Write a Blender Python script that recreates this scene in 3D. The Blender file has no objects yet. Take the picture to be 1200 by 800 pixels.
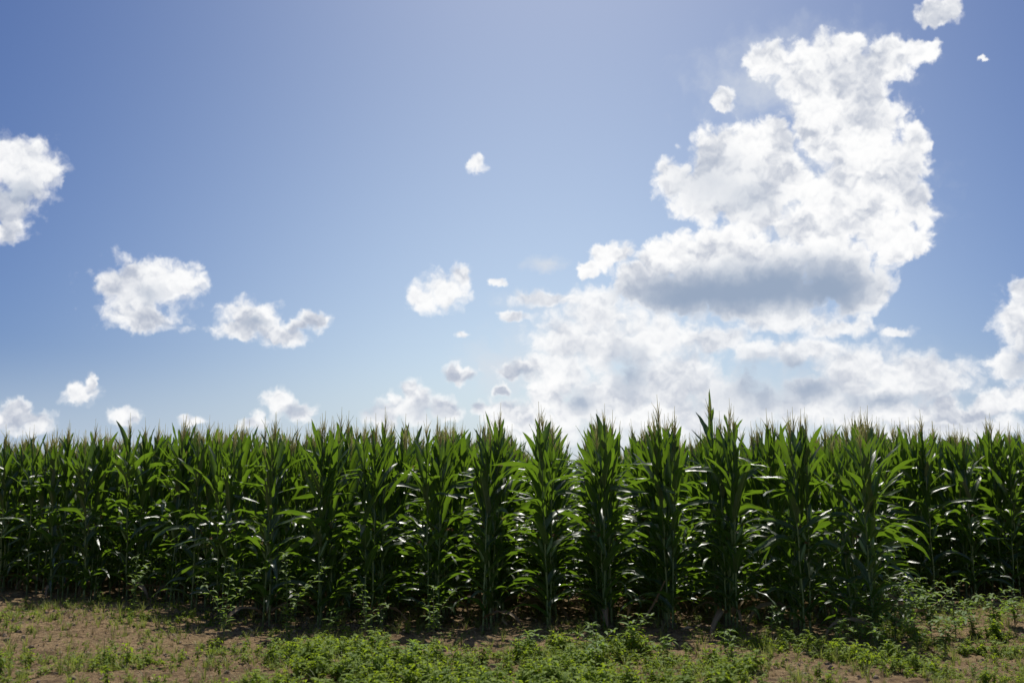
import bpy, math, random
import numpy as np
from mathutils import Vector, Matrix
PI = math.pi; R = math.radians
S = bpy.context.scene
C = S.collection

# ------------------------------------------------------------------ camera
F_PX = 1167.0; CAM_H = 1.53; PITCH = R(9.4); YAW = R(3.6)
cd = bpy.data.cameras.new('camera'); cam = bpy.data.objects.new('camera', cd); C.objects.link(cam)
cd.sensor_width = 36; cd.lens = 36 * F_PX / 1200; cd.clip_start = .1; cd.clip_end = 6000
cam.location = (0, 0, CAM_H); cam.rotation_euler = (PI/2 + PITCH, 0, YAW)
cd.dof.use_dof = True; cd.dof.focus_distance = 13.4; cd.dof.aperture_fstop = 1.6
S.camera = cam
_cr = cam.rotation_euler.to_matrix()
def pxdir(px, py):
    return (_cr @ Vector(((px-600)/F_PX, -(py-400)/F_PX, -1))).normalized()
def ground(px, py):
    d = pxdir(px, py); t = -CAM_H/d.z
    return Vector((d.x*t, d.y*t, 0))
def azel(px, py):
    d = pxdir(px, py)
    return math.degrees(math.atan2(d.x, d.y)), math.degrees(math.asin(d.z))

# ------------------------------------------------------------------ world
SUN_EL, SUN_AZ = R(58), R(3.0)          # azimuth clockwise from +Y
S.view_settings.view_transform = 'Standard'; S.view_settings.look = 'None'
S.view_settings.exposure = 0.0; S.view_settings.gamma = 1.0
W = bpy.data.worlds.new('World'); S.world = W; W.use_nodes = True
nt = W.node_tree; nt.nodes.clear()

class N:
    """tiny expression helper round shader node sockets"""
    tree = None
    def __init__(self, s): self.s = s
    @staticmethod
    def put(inp, v):
        if isinstance(v, N): N.tree.links.new(v.s, inp)
        elif isinstance(v, (tuple, list)) and len(inp.default_value) == 4 and len(v) == 3: inp.default_value = (*v, 1)
        else: inp.default_value = v
    @staticmethod
    def m(op, a, b=None, c=None, clamp=False):
        n = N.tree.nodes.new('ShaderNodeMath'); n.operation = op; n.use_clamp = clamp
        for i, v in enumerate((a, b, c)):
            if v is not None: N.put(n.inputs[i], v)
        return N(n.outputs[0])
    def __add__(s, o): return N.m('ADD', s, o)
    def __radd__(s, o): return N.m('ADD', o, s)
    def __sub__(s, o): return N.m('SUBTRACT', s, o)
    def __rsub__(s, o): return N.m('SUBTRACT', o, s)
    def __mul__(s, o): return N.m('MULTIPLY', s, o)
    def __rmul__(s, o): return N.m('MULTIPLY', o, s)
    def __truediv__(s, o): return N.m('DIVIDE', s, o)
def vm(op, a, b=None, scale=None):
    n = N.tree.nodes.new('ShaderNodeVectorMath'); n.operation = op
    N.put(n.inputs[0], a)
    if b is not None: N.put(n.inputs[1], b)
    if scale is not None: N.put(n.inputs['Scale'], scale)
    return N(n.outputs['Value'] if op in ('LENGTH', 'DOT_PRODUCT', 'DISTANCE') else n.outputs[0])
def ramp(x, a, b, lo=0., hi=1.):
    n = N.tree.nodes.new('ShaderNodeMapRange'); n.interpolation_type = 'SMOOTHSTEP'; n.clamp = True
    N.put(n.inputs[0], x); n.inputs[1].default_value = a; n.inputs[2].default_value = b
    n.inputs[3].default_value = lo; n.inputs[4].default_value = hi
    return N(n.outputs[0])
def noise(vec, scale, detail=4, rough=.5, dist=0., out=0, lac=2.0):
    n = N.tree.nodes.new('ShaderNodeTexNoise')
    if vec is not None: N.put(n.inputs['Vector'], vec)
    N.put(n.inputs['Scale'], scale); n.inputs['Detail'].default_value = detail
    n.inputs['Roughness'].default_value = rough; n.inputs['Distortion'].default_value = dist
    n.inputs['Lacunarity'].default_value = lac
    return N(n.outputs[out])
def voro(vec, scale, detail=2, rough=.5, smooth=.6):
    n = N.tree.nodes.new('ShaderNodeTexVoronoi'); n.feature = 'SMOOTH_F1'
    N.put(n.inputs['Vector'], vec); N.put(n.inputs['Scale'], scale)
    n.inputs['Detail'].default_value = detail; n.inputs['Roughness'].default_value = rough
    n.inputs['Smoothness'].default_value = smooth
    return N(n.outputs['Distance'])
def mix(f, a, b, mode='MIX'):
    n = N.tree.nodes.new('ShaderNodeMix'); n.data_type = 'RGBA'; n.blend_type = mode
    N.put(n.inputs[0], f); N.put(n.inputs[6], a); N.put(n.inputs[7], b)
    return N(n.outputs[2])
def xyz(x, y, z):
    n = N.tree.nodes.new('ShaderNodeCombineXYZ')
    for i, v in enumerate((x, y, z)): N.put(n.inputs[i], v)
    return N(n.outputs[0])

N.tree = nt
sky = nt.nodes.new('ShaderNodeTexSky'); sky.sky_type = 'NISHITA'; sky.sun_disc = False
sky.sun_elevation = SUN_EL; sky.sun_rotation = SUN_AZ
sky.altitude = 200; sky.air_density = 1.0; sky.dust_density = 1.0; sky.ozone_density = 2.0
tc = nt.nodes.new('ShaderNodeTexCoord'); D = N(tc.outputs['Generated'])
sp = nt.nodes.new('ShaderNodeSeparateXYZ'); N.put(sp.inputs[0], D)
X_, Y_, Z_ = N(sp.outputs[0]), N(sp.outputs[1]), N(sp.outputs[2])
az = N.m('ARCTAN2', X_, Y_) * 57.2958
el = N.m('ARCSINE', Z_) * 57.2958
SKY_K = 0.078
#SKYGRADE
skyc = N(sky.outputs[0])
sund = Vector((math.sin(SUN_AZ)*math.cos(SUN_EL), math.cos(SUN_AZ)*math.cos(SUN_EL), math.sin(SUN_EL)))
cs = vm('DOT_PRODUCT', D, tuple(sund))                         # cosine of the angle to the sun
# lens vignetting put into the sky colour by azimuth: paler middle, deeper blue sides
ga = N.m('EXPONENT', N.m('MULTIPLY', N.m('POWER', N.m('ABSOLUTE', (az + 1.) * (1/25.)), 2.), -1.))
hi_ = ramp(el, 35., 75.); ga = ga * (1. - hi_) + hi_ * .6
skyc = vm('MULTIPLY', skyc, vm('ADD', (.34, .50, .85), vm('SCALE', (1.27, .98, .51), scale=ga * ramp(el, 14., 30., 1., .86))))

# cloud field: ellipses in azimuth / elevation, edges broken up by fractal noise
P0 = xyz(az, el, 0.)
def noise2(vec, scale, detail, rough, out=0, off=(0, 0, 0)):
    n = N.tree.nodes.new('ShaderNodeTexNoise'); n.noise_dimensions = '2D'
    N.put(n.inputs['Vector'], vm('ADD', vec, off) if any(off) else vec)
    n.inputs['Scale'].default_value = scale; n.inputs['Detail'].default_value = detail; n.inputs['Roughness'].default_value = rough
    return N(n.outputs[out])
def voro2(vec, scale, detail, rough):
    n = N.tree.nodes.new('ShaderNodeTexVoronoi'); n.voronoi_dimensions = '2D'; n.feature = 'F1'
    N.put(n.inputs['Vector'], vec); n.inputs['Scale'].default_value = scale
    n.inputs['Detail'].default_value = detail; n.inputs['Roughness'].default_value = rough
    return N(n.outputs['Distance'])
warp = vm('SUBTRACT', noise2(P0, .9, 5, .62, 1), (.5, .5, .5))
P = vm('MULTIPLY', vm('ADD', P0, vm('SCALE', warp, scale=1.0)), (1, 1, 0))
PW = vm('ADD', P0, vm('SCALE', warp, scale=1.0))
def blobs(lst, pos, k=.25):
    acc = None
    for cx, cy, rx, ry in lst:
        a0, e0 = azel(cx, cy)
        ra = abs(azel(cx+rx, cy)[0] - azel(cx-rx, cy)[0])/2
        re = abs(azel(cx, cy-ry)[1] - azel(cx, cy+ry)[1])/2
        q = vm('LENGTH', vm('MULTIPLY', vm('SUBTRACT', pos, (a0, e0, 0)), (1/ra, 1/re, 0)))
        v = 1. - q
        acc = v if acc is None else N.m('SMOOTH_MAX', acc, v, k)
    return acc
BIG = [  # the towering cumulus
 (1097,16,36,24),(1118,4,16,14),(960,82,66,52),(1000,84,60,44),(985,60,40,22),(1085,58,24,16),(885,72,24,14),(950,150,26,26),(968,165,34,30),(1000,175,50,40),(925,215,40,40),(890,205,60,50),(905,70,38,26),(1040,72,48,36),(1000,110,60,40),(1075,60,30,22),
 (848,118,20,20),(1010,150,70,40),(960,130,60,40),
 (790,210,32,30),(850,190,62,56),(830,225,60,50),(905,165,40,45),(880,240,60,50),
 (1040,195,60,50),(1000,230,80,60),(1070,180,28,40),(1075,240,28,40),(960,260,70,50),(1040,280,55,40),(1075,285,22,24),
 (780,305,50,38),(840,300,80,45),(740,330,36,34),(900,320,90,50),(980,310,70,50),(1010,340,50,40),(930,345,60,34),(800,345,80,30),(880,350,100,30),
 (720,300,36,20),(690,318,16,14)]
SMALL = [ # the scattered fair-weather clouds
 (20,188,54,42),(58,198,34,30),(12,240,44,38),(8,272,26,20),(30,215,40,40),
 (172,340,74,48),(132,332,40,28),(208,328,42,30),(168,372,56,22),
 (298,372,44,30),(330,392,34,20),(368,374,22,17),(345,382,24,10),(276,388,34,18),
 (559,191,13,14),(520,340,42,30),(540,325,20,20),(495,350,26,18),(582,331,12,6),(604,371,28,9),
 (538,440,30,14),(614,428,26,16),(600,436,24,12),(588,457,12,9),
 (20,488,34,24),(45,496,26,20),(96,462,30,17),(107,446,11,14),(150,487,26,14),(225,492,20,9),
 (325,470,24,20),(352,482,26,14),(300,494,22,12),
 (486,474,42,30),(450,486,30,22),(520,478,30,18),(478,456,16,14),
 (600,485,50,24),(640,470,36,30),(570,480,26,12),
 (1190,370,38,40),(1180,425,34,28),(1200,340,24,16),(1205,400,34,40),(1070,480,34,16),(1110,475,30,16),(1160,475,40,24),(1200,468,40,26),(1130,488,60,14),
 (540,392,12,6),(1152,68,9,3)]
LOW = [ # sunlit bank under the tower
 (700,400,60,50),(660,440,50,50),(760,400,70,50),(720,460,90,40),(840,400,60,22),(880,410,34,18),(800,440,74,50),(780,485,130,40),(1120,500,120,24),(640,495,70,30),(1000,485,120,24),(840,455,60,30),(700,480,80,26),(880,480,60,14),(930,380,40,10),
 (990,385,50,12),(1010,430,90,34),(930,412,50,22),(925,372,80,26),(1090,450,80,34),(960,480,120,24),(760,350,60,20),(700,370,50,26),(660,400,50,34),(950,410,36,20),(1080,435,70,24),(960,455,60,24),(1040,460,80,24),(860,465,60,24),(1050,390,24,7),(640,350,60,10),(700,350,40,20)]
DARK = [ # grey shade painted on the cloud bases
 (825,345,115,30),(905,338,115,36),(965,338,62,36),(870,345,130,26)]
DARKB = [(835,212,64,44),(870,232,56,34),(900,410,40,16)]
DARK2 = [(735,435,34,50),(890,455,76,46),(885,435,60,30),(950,455,50,26),(935,430,34,20),(614,436,22,9),(175,345,30,18),(300,378,26,10),(20,225,38,28),(1195,425,26,26),(500,480,34,18),(436,480,26,16),(350,480,20,10),(1040,470,90,16),(680,470,30,20)]
VEIL = [(720,400,190,80),(860,470,330,50),(760,490,260,70),(1020,470,200,60),(640,352,90,16),(600,430,90,50),(1020,440,150,50),(740,470,180,60),(640,310,40,12),(930,90,170,80),(950,240,180,120)]

def billow(off):                                                # puffy fractal relief of the cloud bodies
    q = vm('ADD', PW, (0, off, 0))
    return (noise2(q, .50, 7, .56) - .5) * 1.7 + (.40 - voro2(q, .70, 4, .55)) * 1.15
nz = billow(0.); nz2 = billow(.26)
bigf = blobs(BIG, P); smf = blobs(SMALL, P, .3); lowf = blobs(LOW, P)
# elsewhere in the sky: sparse clouds of the same kind
out = N.m('MAXIMUM', ramp(N.m('ABSOLUTE', az + 3.6), 31., 40.), ramp(el, 31., 40.))
dome = noise(D, 3.2, 3, .5)
elsew = ramp(out, 0., 1., -3., 0.) + (dome - .58) * 6.
dB = bigf * 1.65 + nz * .50 + .03
dS = N.m('MAXIMUM', smf * 1.35 + nz * .55 + .13, elsew + nz * .5)
dL = lowf * 1.2 + nz * .5 + .08
aB = ramp(dB, -.10, .42); aS = ramp(dS, -.14, .60); aL = ramp(dL, -.30, .55)
relief = nz - nz2
dkf = blobs(DARK, P, .3)
dk = ramp(dkf + nz*.14, -.55, .75)
dkb = ramp(blobs(DARKB, P, .3) + nz*.25, -.3, .9) * .42
dk2 = ramp(blobs(DARK2, P, .3) + nz*.25, -.15, .9)
soft = ramp(noise2(PW, .38, 3, .5, off=(13, 5, 0)), .38, .66)
def cloudcol(field, dark, lit=1.0, body=.16, k=.33):  # cloud shading painted into the colour: sunward relief lighter, bodies and bases greyer
    t = N.m('MULTIPLY', ramp(field, .0, .6), .25 + soft * 1.1) * body
    b = N.m('SUBTRACT', lit, t) + relief * k
    b = N.m('MAXIMUM', N.m('MINIMUM', b, 1.04), .35)
    base = mix(ramp(b, .35, 1.04), (.42, .47, .58), (1.0, 1.0, 1.0))
    return mix(dark, base, (.315, .395, .53))
colB = cloudcol(bigf, N.m('MAXIMUM', dk, dkb), 1.03, .29, .24)
colS = cloudcol(smf, N.m('MULTIPLY', dk2, .6), 1.0, .34, .24)
colL = cloudcol(lowf, N.m('MULTIPLY', dk2, .85), .96, .20, .20)
veil = ramp(blobs(VEIL, P, .4) + nz*.22, -.1, 1.0) * .8
lowsky = ramp(el, 1., 9., 1., 0.)
skyl = mix(lowsky * .8, vm('SCALE', skyc, scale=SKY_K), (.52, .62, .76))
col = mix(veil, skyl, (.70, .74, .80))
col = mix(aL * .93, col, colL)
col = mix(aS * .97, col, colS)
col = mix(aB, col, colB)
# ground haze line keeps the lower half of the world sensible
bg = nt.nodes.new('ShaderNodeBackground'); N.put(bg.inputs[0], vm('SCALE', col, scale=1.0/SKY_K)); bg.inputs[1].default_value = SKY_K
wo = nt.nodes.new('ShaderNodeOutputWorld'); nt.links.new(bg.outputs[0], wo.inputs[0])
W.cycles.sampling_method = 'MANUAL'; W.cycles.sample_map_resolution = 512

# ------------------------------------------------------------------ sun
sd = bpy.data.lights.new('sun', 'SUN'); so = bpy.data.objects.new('sun', sd); C.objects.link(so)
sd.energy = 4.7; sd.angle = R(.5); sd.color = (1.0, .955, .88)
so.rotation_euler = (-sund).to_track_quat('-Z', 'Y').to_euler(); so.location = (0, 0, 30)

# ------------------------------------------------------------------ materials
def mat(name):
    m = bpy.data.materials.new(name); m.use_nodes = True
    m.node_tree.nodes.clear(); N.tree = m.node_tree
    return m
def nd(t): return N.tree.nodes.new(t)
def outp(sh):
    o = nd('ShaderNodeOutputMaterial'); N.tree.links.new(sh.s, o.inputs[0])
def bsdf(color, rough=.5, spec=.5, normal=None, **kw):
    b = nd('ShaderNodeBsdfPrincipled'); N.put(b.inputs['Base Color'], color); N.put(b.inputs['Roughness'], rough)
    N.put(b.inputs['Specular IOR Level'], spec)
    if normal: N.put(b.inputs['Normal'], normal)
    return N(b.outputs[0])
def bump(h, strength=.3, dist=.01):
    b = nd('ShaderNodeBump'); N.put(b.inputs['Height'], h); b.inputs['Strength'].default_value = strength; b.inputs['Distance'].default_value = dist
    return N(b.outputs[0])
def rnd():
    return N(nd('ShaderNodeObjectInfo').outputs['Random'])
def objco():
    return N(nd('ShaderNodeTexCoord').outputs['Object'])
def uv():
    n = nd('ShaderNodeTexCoord'); s = nd('ShaderNodeSeparateXYZ'); N.tree.links.new(n.outputs['UV'], s.inputs[0])
    return N(s.outputs[0]), N(s.outputs[1])

def leafmat(name, c1, c2, tr, rib, rough=.36, k=.42, spec=.5, dry=None):
    m = mat(name)
    u, v = uv(); r = rnd(); oc = objco()
    n1 = noise(oc, 6., 3, .6)
    c = mix(ramp(n1 + (r - .5)*.5, .3, .72), c1, c2)
    veins = N.m('SINE', u * 75.) * .5 + .5
    c = mix(veins * .16, c, (c2[0]*1.5, c2[1]*1.5, c2[2]*1.4))
    ribm = ramp(N.m('ABSOLUTE', u - .5), .07, .02)
    c = mix(ribm * .75, c, rib)
    t = mix(ribm * .5, tr, (tr[0]*.4, tr[1]*.45, tr[2]*.5))
    t = mix(ramp(n1, .35, .7) * .5, t, (tr[0]*.6, tr[1]*.72, tr[2]*.6))
    if dry:
        dm = ramp(noise(oc, 14., 4, .65) + v * .25, .80, .86)
        c = mix(dm, c, dry); t = mix(dm, t, (dry[0]*.7, dry[1]*.7, dry[2]*.6))
    h = veins * .3 + noise(oc, 60., 2, .5) * .6
    nrm = bump(h, .22, .004)
    p = bsdf(c, ramp(noise(oc, 25., 2, .5), .3, .7, rough-.06, rough+.1), spec, nrm)
    tl = nd('ShaderNodeBsdfTranslucent'); N.put(tl.inputs[0], t); N.put(tl.inputs['Normal'], nrm)
    mx = nd('ShaderNodeMixShader'); mx.inputs[0].default_value = k
    N.tree.links.new(p.s, mx.inputs[1]); N.tree.links.new(tl.outputs[0], mx.inputs[2])
    outp(N(mx.outputs[0])); return m
M = {}
M['leaf'] = leafmat('corn_leaf', (.018,.040,.014), (.030,.064,.019), (.245,.425,.022), (.18,.25,.11), rough=.37, k=.34, spec=.75, dry=(.26,.21,.09))
M['dryleaf'] = leafmat('dry_corn_leaf', (.20,.14,.08), (.30,.22,.13), (.24,.17,.08), (.45,.36,.22), rough=.6, k=.3, spec=.2)
M['weed'] = leafmat('weed_leaf', (.085,.155,.025), (.14,.22,.035), (.34,.50,.05), (.18,.26,.10), rough=.55, k=.42, spec=.3)
M['cover'] = leafmat('ground_cover_leaf', (.10,.165,.014), (.19,.26,.028), (.46,.60,.03), (.2,.28,.08), rough=.6, k=.42, spec=.18)
M['grass'] = leafmat('grass_blade', (.14,.18,.035), (.25,.25,.08), (.40,.46,.08), (.16,.24,.08), rough=.5, k=.38, spec=.3)
M['straw'] = leafmat('dry_grass', (.30,.23,.12), (.42,.33,.19), (.40,.30,.16), (.4,.3,.2), rough=.7, k=.3, spec=.15)
def simple(name, c1, c2, sc=8., rough=.6, spec=.3, b=.3, rw=.4):
    m = mat(name); oc = objco()
    c = mix(ramp(noise(oc, sc, 5, .6) + (rnd()-.5)*rw, .3, .7), c1, c2)
    outp(bsdf(c, rough, spec, bump(noise(oc, sc*6, 3, .6), b, .005))); return m
M['stalk'] = simple('corn_stalk', (.12,.175,.04), (.20,.25,.07), 5., .45, .5)
M['stem'] = simple('weed_stem', (.10,.15,.05), (.20,.16,.09), 9.)
M['tassel'] = leafmat('corn_tassel', (.52,.46,.24), (.68,.62,.36), (.74,.70,.36), (.5,.42,.3), rough=.7, k=.5, spec=.15)
M['husk'] = simple('ear_husk', (.10,.18,.05), (.17,.25,.08), 14., .5, .35)
M['silk'] = simple('ear_silk', (.16,.07,.03), (.28,.15,.06), 20., .7, .2)
M['root'] = simple('brace_root', (.16,.12,.07), (.20,.17,.09), 20.)
M['clod'] = simple('soil_clod', (.20,.15,.10), (.33,.255,.175), 6., .95, .1, .8)
M['litter'] = simple('plant_litter', (.10,.065,.04), (.44,.33,.20), 3., .85, .15)
def soilmat():
    m = mat('field_soil')
    g = nd('ShaderNodeNewGeometry'); pos = N(g.outputs['Position'])
    big = noise(pos, .55, 4, .55); mid = noise(pos, 3.5, 6, .62); fine = noise(pos, 28., 6, .7)
    c = mix(ramp(big*.5 + mid*.5, .38, .62), (.150,.092,.045), (.335,.230,.122))
    c = mix(ramp(fine, .35, .7)*.6, c, (.46,.335,.185))
    c = mix(ramp(noise(pos, 9., 5, .65), .50, .62)*.7, c, (.095,.060,.038))
    mossy = ramp(noise(vm('ADD', pos, (7, 3, 0)), 1.3, 5, .65), .55, .70) * .35
    c = mix(mossy, c, (.12,.13,.055))
    h = mid * .6 + fine * .6 + noise(pos, 90., 3, .6) * .2
    outp(bsdf(c, .95, .1, bump(h, 1.0, .09))); return m
M['soil'] = soilmat()

# ------------------------------------------------------------------ mesh helpers
class MB:
    def __init__(s): s.v = []; s.f = []; s.uv = []; s.mi = []
    def grid(s, rows, uvs, mi=0, close=False):
        b = len(s.v); n = len(rows[0])
        for r in rows: s.v.extend(r)
        for i in range(len(rows)-1):
            for j in range(n if close else n-1):
                k = (j+1) % n
                s.f.append((b+i*n+j, b+i*n+k, b+(i+1)*n+k, b+(i+1)*n+j)); s.mi.append(mi)
                s.uv.append((uvs[i][j], uvs[i][k], uvs[i+1][k], uvs[i+1][j]))
    def tube(s, pts, rad, sides=6, mi=0, cap=True):
        rows, uvs = [], []
        for i, p in enumerate(pts):
            p = Vector(p); a = Vector(pts[max(0, i-1)]); c = Vector(pts[min(len(pts)-1, i+1)])
            t = (c-a).normalized(); x = t.cross(Vector((.13, .97, .2))).normalized(); y = t.cross(x)
            rows.append([tuple(p + (x*math.cos(2*PI*k/sides) + y*math.sin(2*PI*k/sides))*rad[i]) for k in range(sides)])
            uvs.append([(.2+.02*k, i/len(pts)) for k in range(sides)])
        s.grid(rows, uvs, mi, True)
        if cap:
            b = len(s.v) - sides; s.f.append(tuple(range(b, b+sides))); s.mi.append(mi); s.uv.append(tuple((.2, 1.) for _ in range(sides)))
    def add(s, o, M4=None, mi=None):
        b = len(s.v)
        s.v.extend([tuple(M4 @ Vector(q)) for q in o.v] if M4 else o.v)
        s.f.extend([tuple(i+b for i in f) for f in o.f]); s.uv.extend(o.uv)
        s.mi.extend(o.mi if mi is None else [mi]*len(o.f))
    def mesh(s, name, mats, smooth=True):
        m = bpy.data.meshes.new(name); m.from_pydata(s.v, [], s.f)
        for x in mats: m.materials.append(x)
        m.polygons.foreach_set('material_index', s.mi)
        m.polygons.foreach_set('use_smooth', [smooth]*len(s.f))
        if s.uv:
            l = m.uv_layers.new(name='UVMap'); l.data.foreach_set('uv', [c for f in s.uv for p in f for c in p])
        m.update(); return m
def obj(name, mesh, parent=None):
    o = bpy.data.objects.new(name, mesh); C.objects.link(o)
    if parent: o.parent = parent
    return o
def tag(o, label=None, cat=None, group=None, kind=None):
    for k, v in (('label', label), ('category', cat), ('group', group), ('kind', kind)):
        if v: o[k] = v
    return o

def blade(rng, L, Wd, a0, a1, seg=13, z0=0., r0=.012, wave=.012, twist=0., sag=1.5, side=0., kink=None):
    """a strap leaf starting on the stalk at height z0, growing towards +X"""
    b = MB(); p = Vector((r0, 0, z0)); rows, uvs = [], []
    ph1, ph2 = rng.random()*6, rng.random()*6; fr = rng.uniform(2.5, 4.5)
    yaw = 0.
    for i in range(seg+1):
        s = i/seg
        a = a0 + (a1-a0)*s**sag + math.sin(s*5+ph1)*.05
        if kink: a += kink[1]/(1+math.exp(-(s-kink[0])*28))
        yaw = side*s*s
        t = Vector((math.sin(a)*math.cos(yaw), math.sin(a)*math.sin(yaw), math.cos(a)))
        if i: p = p + t*(L/seg)
        up = Vector((-math.cos(a)*math.cos(yaw), -math.cos(a)*math.sin(yaw), math.sin(a)))
        lat = t.cross(up).normalized(); tw = twist*s
        lat, up = lat*math.cos(tw) + up*math.sin(tw), up*math.cos(tw) - lat*math.sin(tw)
        w = Wd*.5*min(1., .5+s*4.)*max(0., 1-s**2.4)**.85 + .0012
        fold = (.75-.6*s)*w
        row = []
        for j, q in enumerate((-1, -.5, 0, .5, 1)):
            wv = wave*math.sin(fr*2*PI*s + (ph1 if q < 0 else ph2))*q*q*min(1, s*4)*(1-s*.5)
            row.append(tuple(p + lat*(w*q) + up*(fold*abs(q)**1.2 + wv)))
        rows.append(row); uvs.append([(.0, s), (.25, s), (.5, s), (.75, s), (1., s)])
    b.grid(rows, uvs)
    return b
def rotz(a): return Matrix.Rotation(a, 4, 'Z')

# ------------------------------------------------------------------ corn plant variants
def corn_parts(seed, H=2.85, tassel=True, spike=False, front=False):
    """list of (part, mesh-builder, material key, local z rotation)"""
    rng = random.Random(seed); parts = []
    SH = H - .56                                            # top node of the stalk
    nn = 16
    lean = (rng.uniform(-.03, .03), rng.uniform(-.03, .03))
    def sx(z): t = z/SH; return (lean[0]*t*t + .006*math.sin(z*9), lean[1]*t*t, z)
    zs = [0.]; 
    for i in range(nn): zs.append(zs[-1] + (SH)*(.045 if i < 4 else .075 if i < 11 else .06))
    zs = [z*SH/zs[-1] for z in zs]
    pts, rad = [], []
    for i in range(len(zs)-1):
        r = .0150*(1-.62*i/nn)
        for q, k in ((0, 1.16), (.12, .98), (.9, .94)):
            z = zs[i] + (zs[i+1]-zs[i])*q; pts.append(sx(z)); rad.append(r*k)
    pts.append(sx(SH)); rad.append(.0045)
    st = MB(); st.tube(pts, rad, 6)
    parts.append(('stalk', st, 'stalk', 0.))
    rt = MB()
    for k in range(8):
        a = k*PI/4 + rng.uniform(-.2, .2); r2 = rng.uniform(.05, .08)
        rt.tube([(.010*math.cos(a), .010*math.sin(a), rng.uniform(.05, .10)), (r2*.6*math.cos(a), r2*.6*math.sin(a), .045), (r2*math.cos(a), r2*math.sin(a), -.02)], [.004, .003, .002], 3)
    parts.append(('brace_root', rt, 'root', 0.))
    az0 = rng.uniform(-.5, .5)
    for i in range(2, nn+1):
        z = zs[i] if i < len(zs) else SH
        t = (i-2)/(nn-2)
        az = az0 + (i % 2)*PI + rng.gauss(0, .42)
        if t > .74:   a0, a1, L, Wd, wv = rng.uniform(.12, .34), rng.uniform(.25, .85), rng.uniform(.48, .68), rng.uniform(.088, .115), .006
        elif t > .50: a0, a1, L, Wd, wv = rng.uniform(.16, .42), rng.uniform(.4, 1.35), rng.uniform(.70, .86), rng.uniform(.100, .128), .010
        elif t > .22: a0, a1, L, Wd, wv = rng.uniform(.35, .8), rng.uniform(1.7, 2.8), rng.uniform(.68, .88), rng.uniform(.095, .12), .016
        else:         a0, a1, L, Wd, wv = rng.uniform(.5, .85), rng.uniform(2.0, 2.9), rng.uniform(.55, .82), rng.uniform(.070, .095), .014
        dry = i <= 4 and rng.random() < (.35 if i == 2 else .08)
        if dry: a1 = 3.0; a0 = 1.0
        if t > .95: a0, a1, L = .10, .22, .40
        kk = (rng.uniform(.3, .65), rng.uniform(.6, 1.3)) if .2 < t < .78 and rng.random() < .38 else None
        if kk: a1 = a0 + (a1-a0)*.35
        bl = blade(rng, L, Wd, a0, a1, 13 if i > 3 else 10, z - .04, .009, wv, rng.gauss(0, .75), rng.uniform(1.0, 1.9), rng.gauss(0, .55), kk)
        off = sx(z)
        bl.v = [(x, y, zz) for x, y, zz in bl.v]
        bl2 = MB(); bl2.add(bl, Matrix.Translation((off[0], off[1], 0)) @ rotz(az))
        parts.append(('leaf', bl2, 'dryleaf' if dry else 'leaf', 0.))
    if spike:                                               # one stiff rolled leaf standing above the plant
        b = blade(rng, 1.22, .085, .01, .03, 12, SH-.20, .002, .0, .2, 1., 0.)
        b2 = MB(); b2.add(b, Matrix.Translation((lean[0], lean[1], 0)) @ rotz(PI/2-.25)); parts.append(('leaf', b2, 'leaf', 0.))
        tassel = False
    if tassel:
        tb = MB(); top = Vector(sx(SH)); hh = H - SH
        tb.tube([top, top+Vector((0, 0, hh*.5)), top+Vector((.008, .004, hh))], [.0050, .0052, .0018], 4)
        nb = rng.randint(8, 13)
        for k in range(nb):
            a = k*2.4 + rng.uniform(-.3, .3); zb = .10 + .18*k/nb; l = rng.uniform(.17, .26); sp = rng.uniform(.05, .24)
            d = Vector((math.cos(a), math.sin(a), 0)); b0 = top+Vector((0, 0, zb))
            tb.tube([b0, b0 + d*l*sp*.6 + Vector((0, 0, l*.5)), b0 + d*l*sp*(1.2+.5*rng.random()) + Vector((0, 0, l*rng.uniform(.85, 1.)))], [.0032, .0046, .0014], 3)
        parts.append(('tassel', tb, 'tassel', 0.))
    if rng.random() < .8:
        i = 7 + rng.randint(0, 1); z = zs[i]; az = az0 + (i % 2)*PI
        ob = MB(); pr = [(0, .012), (.05, .024), (.12, .027), (.19, .019), (.235, .009)]
        ob.tube([(.014+q*math.sin(.38), 0, z+q*math.cos(.38)) for q, _ in pr], [r for _, r in pr], 7)
        e = MB(); e.add(ob, rotz(az)); parts.append(('ear', e, 'husk', 0.))
        sk = MB()
        for k in range(7):
            d = Vector((rng.uniform(-.02, .04), rng.uniform(-.03, .03), rng.uniform(.0, .04)))
            b0 = Vector((.014+.23*math.sin(.38), 0, z+.23*math.cos(.38)))
            sk.tube([b0, b0+d*.7+Vector((0, 0, .015)), b0+d*1.3+Vector((.012, 0, -.02))], [.003, .0025, .001], 3)
        s2 = MB(); s2.add(sk, rotz(az)); parts.append(('silk', s2, 'silk', 0.))
    return parts
KEYS = ['stalk', 'root', 'leaf', 'dryleaf', 'tassel', 'husk', 'silk']
KMATS = [M[k] for k in KEYS]
NV = 14
VAR = [corn_parts(100+i, tassel=(i not in (5, 11))) for i in range(NV)]
SPIKE = corn_parts(901, spike=True)
VMESH = {}
for vi, parts in list(enumerate(VAR)) + [(99, SPIKE)]:
    VMESH[vi] = [(n, b.mesh('corn_' + n, [M[k]])) for n, b, k, _ in parts]
JOINED = []
for vi in range(NV):
    j = MB()
    for n, b, k, _ in VAR[vi]: j.add(b, None, KEYS.index(k))
    o = bpy.data.objects.new('corn_plant_source', j.mesh('whole_corn_plant', KMATS)); JOINED.append(o)

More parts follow.
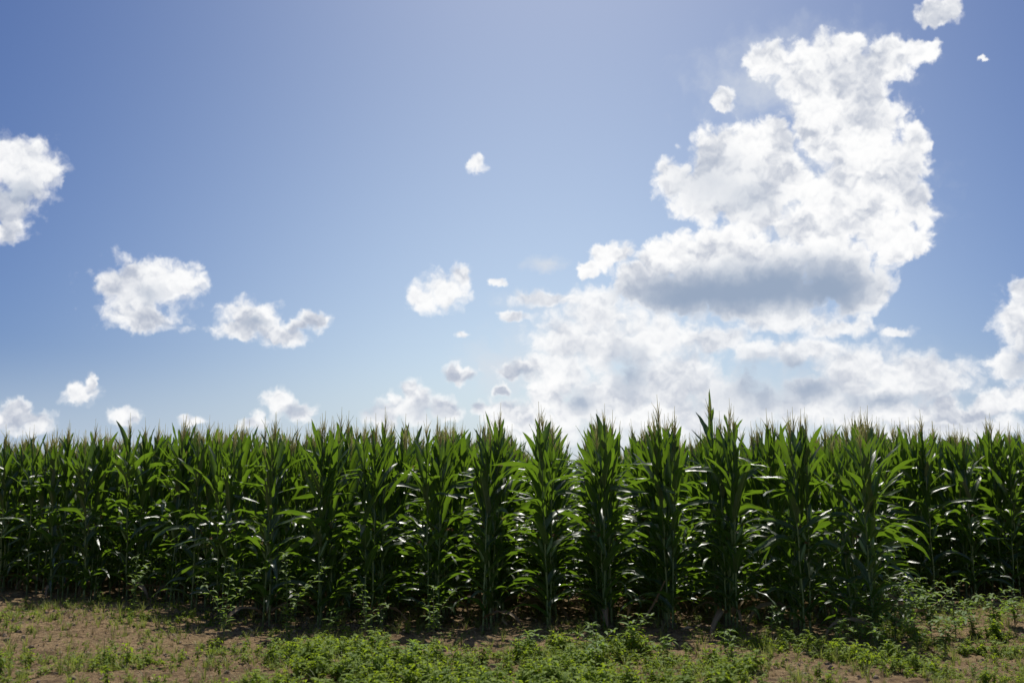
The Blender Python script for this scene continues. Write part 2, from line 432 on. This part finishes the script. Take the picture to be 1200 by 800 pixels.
# ------------------------------------------------------------------ geometry-node scatter for what nobody could count
def scatter(name, pts, sources, label, cat=None):
    """pts: (x, y, z, rx, ry, rz, scale, index); sources are meshes held by objects that are not in the scene"""
    col = bpy.data.collections.new(name + '_kinds')
    for i, o in enumerate(sources): o.name = '%s_kind_%02d' % (name, i); col.objects.link(o)
    me = bpy.data.meshes.new(name); me.from_pydata([p[:3] for p in pts], [], [])
    for an, ty, data in (('rot', 'FLOAT_VECTOR', [c for p in pts for c in p[3:6]]), ('scl', 'FLOAT', [p[6] for p in pts]), ('idx', 'INT', [int(p[7]) for p in pts])):
        a = me.attributes.new(an, ty, 'POINT'); a.data.foreach_set('vector' if ty == 'FLOAT_VECTOR' else 'value', data)
    o = obj(name, me); g = bpy.data.node_groups.new(name, 'GeometryNodeTree')
    g.interface.new_socket('Geometry', in_out='INPUT', socket_type='NodeSocketGeometry')
    g.interface.new_socket('Geometry', in_out='OUTPUT', socket_type='NodeSocketGeometry')
    n = g.nodes.new; gi, go = n('NodeGroupInput'), n('NodeGroupOutput')
    ci = n('GeometryNodeCollectionInfo'); ci.inputs[0].default_value = col; ci.inputs[1].default_value = True; ci.inputs[2].default_value = True
    ip = n('GeometryNodeInstanceOnPoints')
    def na(nm, ty):
        a = n('GeometryNodeInputNamedAttribute'); a.data_type = ty; a.inputs[0].default_value = nm; return a.outputs[0]
    L = g.links.new
    er = n('FunctionNodeEulerToRotation'); L(na('rot', 'FLOAT_VECTOR'), er.inputs[0])
    L(gi.outputs[0], ip.inputs['Points']); L(ci.outputs[0], ip.inputs['Instance']); ip.inputs['Pick Instance'].default_value = True
    L(na('idx', 'INT'), ip.inputs['Instance Index']); L(er.outputs[0], ip.inputs['Rotation']); L(na('scl', 'FLOAT'), ip.inputs['Scale'])
    L(ip.outputs[0], go.inputs[0])
    md = o.modifiers.new('scatter', 'NODES'); md.node_group = g
    tag(o, label, cat, None, 'stuff'); return o

# ------------------------------------------------------------------ ground: one sheet out to the horizon
rs = np.random.RandomState(4)
def vnoise(x, y, sc, seed):
    r = np.random.RandomState(seed); T = r.rand(64, 64)
    u, v = x/sc, y/sc; i, j = np.floor(u).astype(int), np.floor(v).astype(int); fu, fv = u-i, v-j
    fu = fu*fu*(3-2*fu); fv = fv*fv*(3-2*fv)
    a = T[i % 64, j % 64]; b = T[(i+1) % 64, j % 64]; c = T[i % 64, (j+1) % 64]; d = T[(i+1) % 64, (j+1) % 64]
    return (a*(1-fu)+b*fu)*(1-fv) + (c*(1-fu)+d*fu)*fv - .5
def height(x, y):
    x = np.asarray(x, float); y = np.asarray(y, float)
    near = np.clip(1-np.maximum(np.abs(x)-12, 0)/20, 0, 1)*np.clip(1-np.maximum(y-24, 0)/20, 0, 1)*np.clip((y+12)/8, 0, 1)
    h = .10*vnoise(x, y, 2.3, 1) + .05*vnoise(x, y, .8, 2) + .044*vnoise(x, y, .3, 3) + .034*vnoise(x, y, .13, 5) + .020*vnoise(x, y, .06, 6)
    h = h + .025*np.exp(-((y-12.6-.12*x)/.5)**2)                      # low shoulder the last planter pass left
    h = h - .035*np.exp(-((y-9.6-.02*x)/.35)**2)*(1/(1+np.exp(-(x-1)*2)))  # wheel rut on the right
    return h*near
import functools
_T = {}
def vn1(x, y, sc, seed):
    T = _T.get(seed)
    if T is None: T = _T[seed] = np.random.RandomState(seed).rand(64, 64).tolist()
    u, v = x/sc, y/sc; i, j = math.floor(u), math.floor(v); fu, fv = u-i, v-j
    fu = fu*fu*(3-2*fu); fv = fv*fv*(3-2*fv)
    a, b, c, d = T[i % 64][j % 64], T[(i+1) % 64][j % 64], T[i % 64][(j+1) % 64], T[(i+1) % 64][(j+1) % 64]
    return (a*(1-fu)+b*fu)*(1-fv) + (c*(1-fu)+d*fu)*fv - .5
def cl(t): return max(0., min(1., t))
def hz(x, y):
    near = cl(1-max(abs(x)-12, 0)/20)*cl(1-max(y-24, 0)/20)*cl((y+12)/8)
    h = .10*vn1(x, y, 2.3, 1) + .05*vn1(x, y, .8, 2) + .044*vn1(x, y, .3, 3) + .034*vn1(x, y, .13, 5)
    h += .025*math.exp(-((y-12.6-.12*x)/.5)**2) - .035*math.exp(-((y-9.6-.02*x)/.35)**2)*(1/(1+math.exp(-max(-30, min(30, (x-1)*2)))))
    return h*near
xs = np.concatenate([-np.array([3000, 1200, 500, 200, 90, 50, 30, 22, 17, 14]), np.arange(-12, 12.01, .055), np.array([14, 17, 22, 30, 50, 90, 200, 500, 1200, 3000])])
ys = np.concatenate([-np.array([3000, 1200, 500, 200, 90, 50, 20, 10, 4]), np.arange(0, 7.5, .3), np.arange(7.6, 18, .055), np.arange(18.2, 30, .4), np.array([34, 40, 60, 100, 200, 500, 1200, 3000])])
gx, gy = np.meshgrid(xs, ys); gz = height(gx, gy)
nx, ny = len(xs), len(ys)
vv = np.stack([gx.ravel(), gy.ravel(), gz.ravel()], 1)
ii = (np.arange(ny-1)[:, None]*nx + np.arange(nx-1)[None, :]).ravel()
ff = np.stack([ii, ii+1, ii+1+nx, ii+nx], 1)
gm = bpy.data.meshes.new('ground'); gm.vertices.add(len(vv)); gm.vertices.foreach_set('co', vv.ravel())
gm.loops.add(ff.size); gm.loops.foreach_set('vertex_index', ff.ravel())
gm.polygons.add(len(ff)); gm.polygons.foreach_set('loop_start', np.arange(0, ff.size, 4)); gm.polygons.foreach_set('loop_total', np.full(len(ff), 4))
gm.polygons.foreach_set('use_smooth', np.ones(len(ff), bool)); gm.update(); gm.validate()
gm.materials.append(M['soil'])
tag(obj('ground', gm), 'brown crumbly field soil running from the verge in under the corn', None, None, 'structure')

# ------------------------------------------------------------------ corn field
FX = [-12, -10.2, -8.8, -7.5, -6.2, -5.6, -4.9, -4.2, -1, .5, 1.2, 1.9, 2.7, 3.45, 4.2, 4.94, 5.7, 9]
FY = [18.2, 17.3, 16.7, 16.2, 15.5, 14.9, 13.9, 13.2, 13.1, 13.05, 12.8, 12.55, 12.25, 12.0, 14.6, 16.4, 16.9, 17.3]
TX = [0, 100, 200, 300, 450, 560, 640, 720, 850, 920, 1000, 1100, 1200]
TY = [506, 500, 492, 487, 483, 481, 478, 477, 482, 482, 488, 494, 497]
_inv = _cr.inverted()
def proj(p):
    q = _inv @ (Vector(p) - cam.location); return 600 + F_PX*q.x/-q.z, 400 - F_PX*q.y/-q.z
rng = random.Random(11)
ROWS = [.38 + .76*k for k in range(-46, 46)]
plants = []                                              # (x, y, scale, row k, nth in row)
for k, X in zip(range(-46, 46), ROWS):
    y0 = float(np.interp(X, FX, FY)) + rng.uniform(-.12, .16)*(2 if abs(X) > 3.6 else 1)
    px, _ = proj((X, y0, 1)); yt = float(np.interp(px, TX, TY))
    top = 2.7
    for zt in np.arange(2.2, 3.3, .02):
        if proj((X, y0, zt))[1] <= yt: top = zt; break
    else: top = 2.9
    base_s = top/2.85*1.01
    y = y0; n = 0
    far = 60 if abs(X) < 6 else 30
    while y < y0 + far:
        jx = rng.gauss(0, (.03 if n == 0 else .055) * (1.6 if abs(X+.3) > 3 else 1))
        s = base_s*(1 + rng.gauss(0, .03)) * (1 if n > 1 else rng.uniform(.98, 1.02))
        if rng.random() > .03 or n == 0: plants.append((X+jx, y, s, k, n)); n += 1
        y += rng.uniform(.14, .20) if y < y0+12 else .24
def inview(p):
    px, _ = proj((p[0], p[1], 1.6)); return -25 < px < 1225
near = [p for p in plants if p[4] < 14 and inview(p)]
near.sort(key=lambda p: p[4]*1000 + math.hypot(p[0], p[1]))
near = near[:298]; nearset = set(id(p) for p in near)
ORD = ['first', 'second', 'third', 'fourth', 'fifth', 'sixth', 'seventh', 'eighth', 'ninth', 'tenth', 'eleventh', 'twelfth', 'thirteenth', 'fourteenth', 'fifteenth', 'sixteenth', 'seventeenth']
def rowname(k):
    if k == -1: return 'the row just left of the bright narrow gap'
    if k == 0: return 'the row just right of the bright narrow gap'
    return 'the %s row %s of the bright narrow gap' % ((ORD[-k-1], 'left') if k < 0 else (ORD[k], 'right'))
def copy_plant(kind, loc, rz, s, tilt):
    root = bpy.data.objects.new('corn_plant', None); C.objects.link(root); root.empty_display_size = .1
    root.location = loc; root.rotation_euler = (tilt[0], tilt[1], rz); root.scale = (s, s, s)
    ear = None
    for n, me in VMESH[kind]:
        o = bpy.data.objects.new(n, me); C.objects.link(o); o.parent = ear if n == 'silk' and ear else root
        if n == 'ear': ear = o
    return root
used = None
for p in near:
    x, y, s, k, n = p
    kind = rng.randrange(NV) if n else rng.choice([0, 1, 2, 3, 4, 6, 7, 8, 9, 10, 12, 13])
    sp = (k == 2 and n == 9)
    if sp: kind = 99
    rz = rng.gauss(0, .75) + (PI if rng.random() < .5 else 0)
    r = copy_plant(kind, (x, y, hz(x, y)), rz, s*(.97 if sp else 1), (rng.gauss(0, .03), rng.gauss(0, .035)))
    if sp: lab = 'corn plant with one stiff leaf spiking far above all the tassels'
    elif n == 0: lab = 'foremost green corn plant of ' + rowname(k)
    else: lab = '%s green corn plant back in %s' % (ORD[n], rowname(k))
    tag(r, lab, 'corn plant', 'corn plants along the front of the field')
pts = []
for p in plants:
    if id(p) in nearset: continue
    x, y, s, k, n = p
    pts.append((x, y, hz(x, y), rng.gauss(0, .035), rng.gauss(0, .035), rng.gauss(0, .8) + (PI if rng.random() < .5 else 0), s, rng.randrange(NV)))
scatter('corn_field', pts, JOINED, 'dense mass of green corn filling the field behind the front plants', 'corn')

# ------------------------------------------------------------------ broad-leaved weeds
def ovate(L, Wd, fold=.25, droop=.5, seg=4, cup=0.):
    b = MB(); rows, uvs = [], []; p = Vector((0, 0, 0))
    for i in range(seg+1):
        s = i/seg; a = droop*s
        if i: p = p + Vector((math.cos(a), 0, -math.sin(a)))*(L/seg)
        w = Wd*.5*(math.sin(PI*min(1, s*.93+.04)**.75))**.9 + .0006
        rows.append([(p.x, -w, p.z + fold*w), (p.x, 0, p.z), (p.x, w, p.z + fold*w)])
        uvs.append([(0, s), (.5, s), (1, s)])
    b.grid(rows, uvs); return b
WL = [ovate(.11, .045, .3, .5).mesh('weed_leaf', [M['weed']]), ovate(.085, .042, .25, .9).mesh('weed_leaf', [M['weed']]), ovate(.065, .026, .35, .3).mesh('weed_leaf', [M['weed']]), ovate(.12, .036, .35, 1.0).mesh('weed_leaf', [M['weed']])]
def weed(loc, h, seed, label, bushy=1., cat='weed', group='tall weeds along the edge of the corn', branches=0):
    rg = random.Random(seed); root = bpy.data.objects.new('weed', None); C.objects.link(root); root.location = loc; root.empty_display_size = .1
    sm = MB(); spots = []
    def shoot(base, hh, lx, ly, r):
        P_ = [Vector(base) + Vector((lx*t*t, ly*t*t, hh*t)) for t in (0, .25, .5, .75, 1.)]
        sm.tube(P_, [r, r*.85, r*.7, r*.5, r*.25], 5)
        nl = int(hh/.032*bushy); 
        for i in range(nl):
            t = .12 + .88*(i+1)/nl; q = Vector(base) + Vector((lx*t*t, ly*t*t, hh*t))
            spots.append((q, i*2.4 + rg.uniform(-.4, .4), t))
        for j in range(5): spots.append((Vector(base) + Vector((lx, ly, hh)), j*1.26 + rg.random(), 1.0))
    shoot((0, 0, 0), h, rg.uniform(-.08, .08), rg.uniform(-.08, .08), .007)
    for _ in range(branches):
        a = rg.random()*2*PI; shoot((0, 0, h*rg.uniform(.05, .3)), h*rg.uniform(.5, .8), math.cos(a)*h*.55, math.sin(a)*h*.55, .004)
    obj('stem', sm.mesh('weed_stem', [M['stem']]), root)
    for q, a, t in spots:
        o = bpy.data.objects.new('leaf', rg.choice(WL[:2] if t < .8 else WL[1:])); C.objects.link(o); o.parent = root
        s = rg.uniform(.75, 1.3)*(1. if t < .8 else .8)
        o.matrix_local = Matrix.Translation(q) @ rotz(a) @ Matrix.Rotation(-rg.uniform(.1, .8)*(1 if t < .95 else 1.2), 4, 'Y') @ Matrix.Translation((.012, 0, 0)) @ Matrix.Scale(s, 4)
    tag(root, label, cat, group); return root
TALL = [ # photo foot point, height in m, label, bushiness, branches
 (156, 722, .80, 'upright leafy weed standing alone at the far left of the bare soil', 1.3, 1),
 (198, 722, .32, 'small flat-topped weed on a bare stem beside the lit soil patch', .8, 0),
 (262, 750, .92, 'tall open weed with glossy leaves, right of the lit soil patch', 1.0, 2),
 (336, 746, 1.0, 'tallest slender weed, pale leafy column in front of the dark corn', 1.6, 1),
 (428, 748, .62, 'dull green weed sprawling in the shade of the corn, right of the tallest weed', 1.0, 2),
 (448, 738, .42, 'smaller shaded weed close beside the sprawling one', .9, 1),
 (508, 748, .62, 'shaded bushy weed just left of the lit gap in the rows', 1.1, 2),
 (386, 742, .30, 'low dark weed between the tall slender weed and the sprawling one', 1.0, 2),
 (700, 768, .36, 'bushy sunlit weed just in front of the bright narrow gap', 1.3, 3),
 (742, 762, .36, 'bright weed with a pale top right beside the bright narrow gap', 1.3, 2),
 (618, 768, .25, 'low bright weed in front of the row left of the narrow gap', 1.3, 2),
 (775, 770, .24, 'low leafy weed in the sunlit verge right of the narrow gap', 1.2, 3),
 (905, 752, .34, 'green weed at the foot of the nearest big row', 1.2, 2),
 (1024, 752, .75, 'pale weed at the left side of the big weed clump', 1.3, 3),
 (1070, 745, .80, 'tallest weed at the top of the big clump on the right', 1.4, 3),
 (1050, 752, .70, 'bushy weed in the middle of the big clump', 1.4, 4),
 (1092, 750, .70, 'leafy weed low in the right half of the big clump', 1.4, 4),
 (1120, 745, .55, 'spreading weed at the right edge of the big clump', 1.3, 3),
 (1010, 758, .35, 'shaded weed at the foot of the last big corn row', 1.2, 3),
 (1140, 744, .40, 'dark glossy weed between the big clump and the frame edge growth', 1.1, 3),
 (1038, 765, .42, 'low spreading weed at the front left foot of the big clump', 1.5, 4),
 (1075, 766, .45, 'low dense weed at the front foot of the big clump', 1.5, 4),
 (1108, 762, .40, 'low weed at the front right foot of the big clump', 1.5, 4),
 (1165, 742, .42, 'first bright weed right of the big clump', 1.4, 4),
 (1190, 738, .45, 'bright weed cut by the right edge of the picture', 1.4, 4),
 (985, 762, .28, 'small weed in the shade before the last big corn row', 1.3, 3),
 (118, 706, .22, 'small weed in the shade line at the far left', 1., 1),
 (690, 782, .26, 'low weed deeper in the sunny verge below the narrow gap', 1.2, 3),
 (480, 782, .22, 'low leafy weed in the green verge left of centre', 1.2, 3),
 (850, 765, .24, 'low leafy weed in the verge before the big right rows', 1.2, 3),
]
for i, (px, py, h, lab, bu, br) in enumerate(TALL):
    g = ground(px, py); weed((g.x, g.y, hz(g.x, g.y)-.005), h, 300+i, lab, bu, branches=br)

# low cover nobody could count
def src(mb, mats): return bpy.data.objects.new('source', mb.mesh('low_plant', mats))
def tuft_leafy(seed, h, nl, spread, lm):
    rg = random.Random(seed); b = MB(); ns = rg.randint(2, 4)
    for k in range(ns):
        a = rg.random()*2*PI; tip = Vector((math.cos(a)*spread*rg.random(), math.sin(a)*spread*rg.random(), h*rg.uniform(.5, 1)))
        b.tube([(0, 0, 0), tip*.5 + Vector((0, 0, .01)), tip], [.0028, .002, .001], 3, 1, False)
        for i in range(nl):
            t = rg.uniform(.2, 1.); q = tip*t
            L = lm*rg.uniform(.7, 1.3)
            b.add(ovate(L, L*rg.uniform(.3, .5), .3, rg.uniform(.2, 1.), 3), Matrix.Translation(q) @ rotz(rg.random()*7) @ Matrix.Rotation(-rg.uniform(-.35, .55), 4, 'Y'), 0)
    return b
def tuft_grass(seed, h, n, m=0):
    rg = random.Random(seed); b = MB()
    for k in range(n):
        a = rg.random()*2*PI; l = h*rg.uniform(.5, 1.1); le = rg.uniform(.15, .9)
        pts = [Vector((math.cos(a)*(.01+l*le*t*t), math.sin(a)*(.01+l*le*t*t), l*t*(1-.3*le*t))) for t in (0, .4, .75, 1.)]
        w = rg.uniform(.0018, .0035); d = Vector((-math.sin(a), math.cos(a), 0))
        b.grid([[tuple(p-d*w*q), tuple(p+d*w*q)] for p, q in zip(pts, (1, .9, .6, .1))], [[(.3, t), (.7, t)] for t in (0, .4, .75, 1.)], m)
    return b
CS = [src(tuft_leafy(1+i, h, nl, sp_, lm), [M['cover'], M['stem']]) for i, (h, nl, sp_, lm) in enumerate([(.09, 9, .08, .036), (.15, 10, .09, .045), (.07, 10, .12, .030), (.11, 14, .13, .034), (.05, 9, .08, .026), (.19, 9, .06, .048)])]
GS = [src(tuft_grass(50+i, h, n), [M['grass']]) for i, (h, n) in enumerate([(.12, 16), (.18, 14), (.08, 20), (.22, 10)])] + [src(tuft_grass(70+i, h, n), [M['straw']]) for i, (h, n) in enumerate([(.08, 18), (.13, 12)])]
def ell(x, y, c, r): return max(0., 1 - ((x-c[0])/r[0])**2 - ((y-c[1])/r[1])**2)
def dens(x, y):
    n1 = vn1(x, y, .55, 21) + .5*vn1(x, y, .2, 22); n2 = vn1(x, y, 1.4, 23)
    d = 0.
    d = max(d, min(1.2, 2.6*ell(x, y, (-.5, 9.7), (3.4, 2.35))))                # the green verge in the middle
    d = max(d, .9*ell(x, y, (1.9, 11.4), (2.0, .7)), .8*ell(x, y, (-2.6, 9.2), (1.6, .9)))
    d = max(d, .7*ell(x, y, (-4.6, 9.3), (1.8, 1.0)), .9*ell(x, y, (-3.0, 10.4), (1.2, .5)), .45*ell(x, y, (-3.7, 10.8), (.5, .6)), .4*ell(x, y, (-5.2, 11.0), (.4, .5)))
    d = max(d, 1.8*ell(x, y, (4.5, 12.2), (1.5, 1.2)), 1.9*ell(x, y, (6.0, 12.6), (2.0, 1.1)), 1.1*ell(x, y, (3.0, 11.4), (1.2, .6)))
    d = max(d, 1.3*ell(x, y, (3.2, 10.7), (2.0, .45)), .35*ell(x, y, (5, 9.8), (1.2, .3)))
    d = max(d, .32, .7*max(0, 1-abs(y-6.5)/2.2), .62*ell(x, y, (.5, 10.2), (8.5, 2.6)), 1.1*ell(x, y, (1.6, 10.9), (4.2, 1.1)))
    return d*max(0., min(1.25, .60 + n1*2.0 + n2*.6))
cp, gp = [], []
for _ in range(75000):
    x, y = rng.uniform(-8.5, 9), rng.uniform(4, 16.5)
    fy = float(np.interp(x, FX, FY))
    if y > fy + 3: continue
    d = dens(x, y)*(1 if y < fy else .25)
    if rng.random() < d*.62:
        cp.append((x, y, hz(x, y), rng.gauss(0, .1), rng.gauss(0, .1), rng.random()*6.3, rng.uniform(.55, 1.35)*(.45 + .75*min(1, d)), rng.randrange(6)))
    elif rng.random() < d*.16 + .05:
        gp.append((x, y, hz(x, y), rng.gauss(0, .1), rng.gauss(0, .1), rng.random()*6.3, rng.uniform(.5, 1.1), rng.randrange(6)))
scatter('ground_cover', cp, CS, 'low bright green weeds matting the verge in front of the corn')
scatter('grass', gp, GS, 'thin tufts of grass scattered over the bare soil')

# clods and dead leaf litter
def clod(seed):
    rg = random.Random(seed); import bmesh
    bm = bmesh.new(); bmesh.ops.create_icosphere(bm, subdivisions=2, radius=1)
    for v in bm.verts: v.co *= 1 + rg.uniform(-.22, .22); v.co.z *= .62
    me = bpy.data.meshes.new('clod'); bm.to_mesh(me); bm.free(); me.materials.append(M['clod'])
    return bpy.data.objects.new('source', me)
kp = []
for _ in range(15000):
    x, y = rng.uniform(-9, 9), rng.uniform(6, 18)
    if vn1(x, y, .9, 31) + rng.uniform(-.4, .4) < 0: continue
    kp.append((x, y, hz(x, y), rng.random()*3, rng.random()*3, rng.random()*3, min(.035, .006*rng.paretovariate(1.7)), rng.randrange(5)))
scatter('soil_clods', kp, [clod(i) for i in range(5)], 'loose crumbs and clods of dry soil')
def litter(seed):
    rg = random.Random(seed); b = blade(rg, 1, .09, 1.2+rg.random()*.3, 2.0+rg.random(), 8, 0., 0., .03, rg.uniform(-2, 2), 1.2, rg.uniform(-1.5, 1.5))
    return src(b, [M['litter']])
lp = []
for _ in range(2600):
    x = rng.uniform(-10, 9); fy = float(np.interp(x, FX, FY)); y = rng.uniform(8, 22)
    w = math.exp(-max(0, fy-.1-y)/.45) if y < fy else 1
    if rng.random() > max(w, .05): continue
    lp.append((x, y, hz(x, y)+.03, rng.gauss(0, .2), rng.gauss(0, .2), rng.random()*6.3, rng.uniform(.06, .34), rng.randrange(5)))
for _ in range(9000):
    x, y = rng.uniform(-9, 9), rng.uniform(7, 18)
    if vn1(x, y, .6, 41) + rng.uniform(-.45, .45) > 0: lp.append((x, y, hz(x, y)+.008, rng.gauss(0, .3), rng.gauss(0, .3)-.2, rng.random()*6.3, rng.uniform(.025, .10), rng.randrange(5)))
scatter('leaf_litter', lp, [litter(i) for i in range(5)], 'dead tan leaf scraps and trash lying on the soil')

# two dead corn leaves hanging to the ground at the row ends
def dead_leaf(a, b, sag, label, seed):
    a, b = Vector(a), Vector(b); rows, uvs = [], []
    d = (b-a).normalized(); lat = d.cross(Vector((0, 0, 1))).normalized()
    for i in range(15):
        s = i/14; p = a.lerp(b, s) + Vector((0, 0, -sag*math.sin(PI*s)**1.0)); w = .022*(1-s**3) + .003
        n = Vector((0, 0, 1))*math.cos(s*2+seed) + lat*math.sin(s*2+seed); t2 = lat*math.cos(s*2+seed) - Vector((0, 0, 1))*math.sin(s*2+seed)
        rows.append([tuple(p - a + t2*w*q + n*abs(q)*w*.4) for q in (-1, 0, 1)]); uvs.append([(0, s), (.5, s), (1, s)])
    m = MB(); m.grid(rows, uvs); o = obj('dead_leaf', m.mesh('dead_leaf', [M['dryleaf']])); o.location = a
    tag(o, label, 'dead leaf', 'dead leaves slumped from the row ends')
g = ground(738, 738)
dead_leaf((1.10, 12.75, .62), (g.x, g.y, hz(g.x, g.y)+.02), .10, 'long brown dead leaf slanting from the stalk down to the soil', 0)
g = ground(1012, 722)
dead_leaf((3.55, 11.95, .55), (4.35, 12.4, .50), .18, 'tan dead leaf sagging above the big weed clump', 1)
for sc_ in (S,):
    sc_.cycles.max_bounces = 8; sc_.cycles.transmission_bounces = 4; sc_.cycles.diffuse_bounces = 4
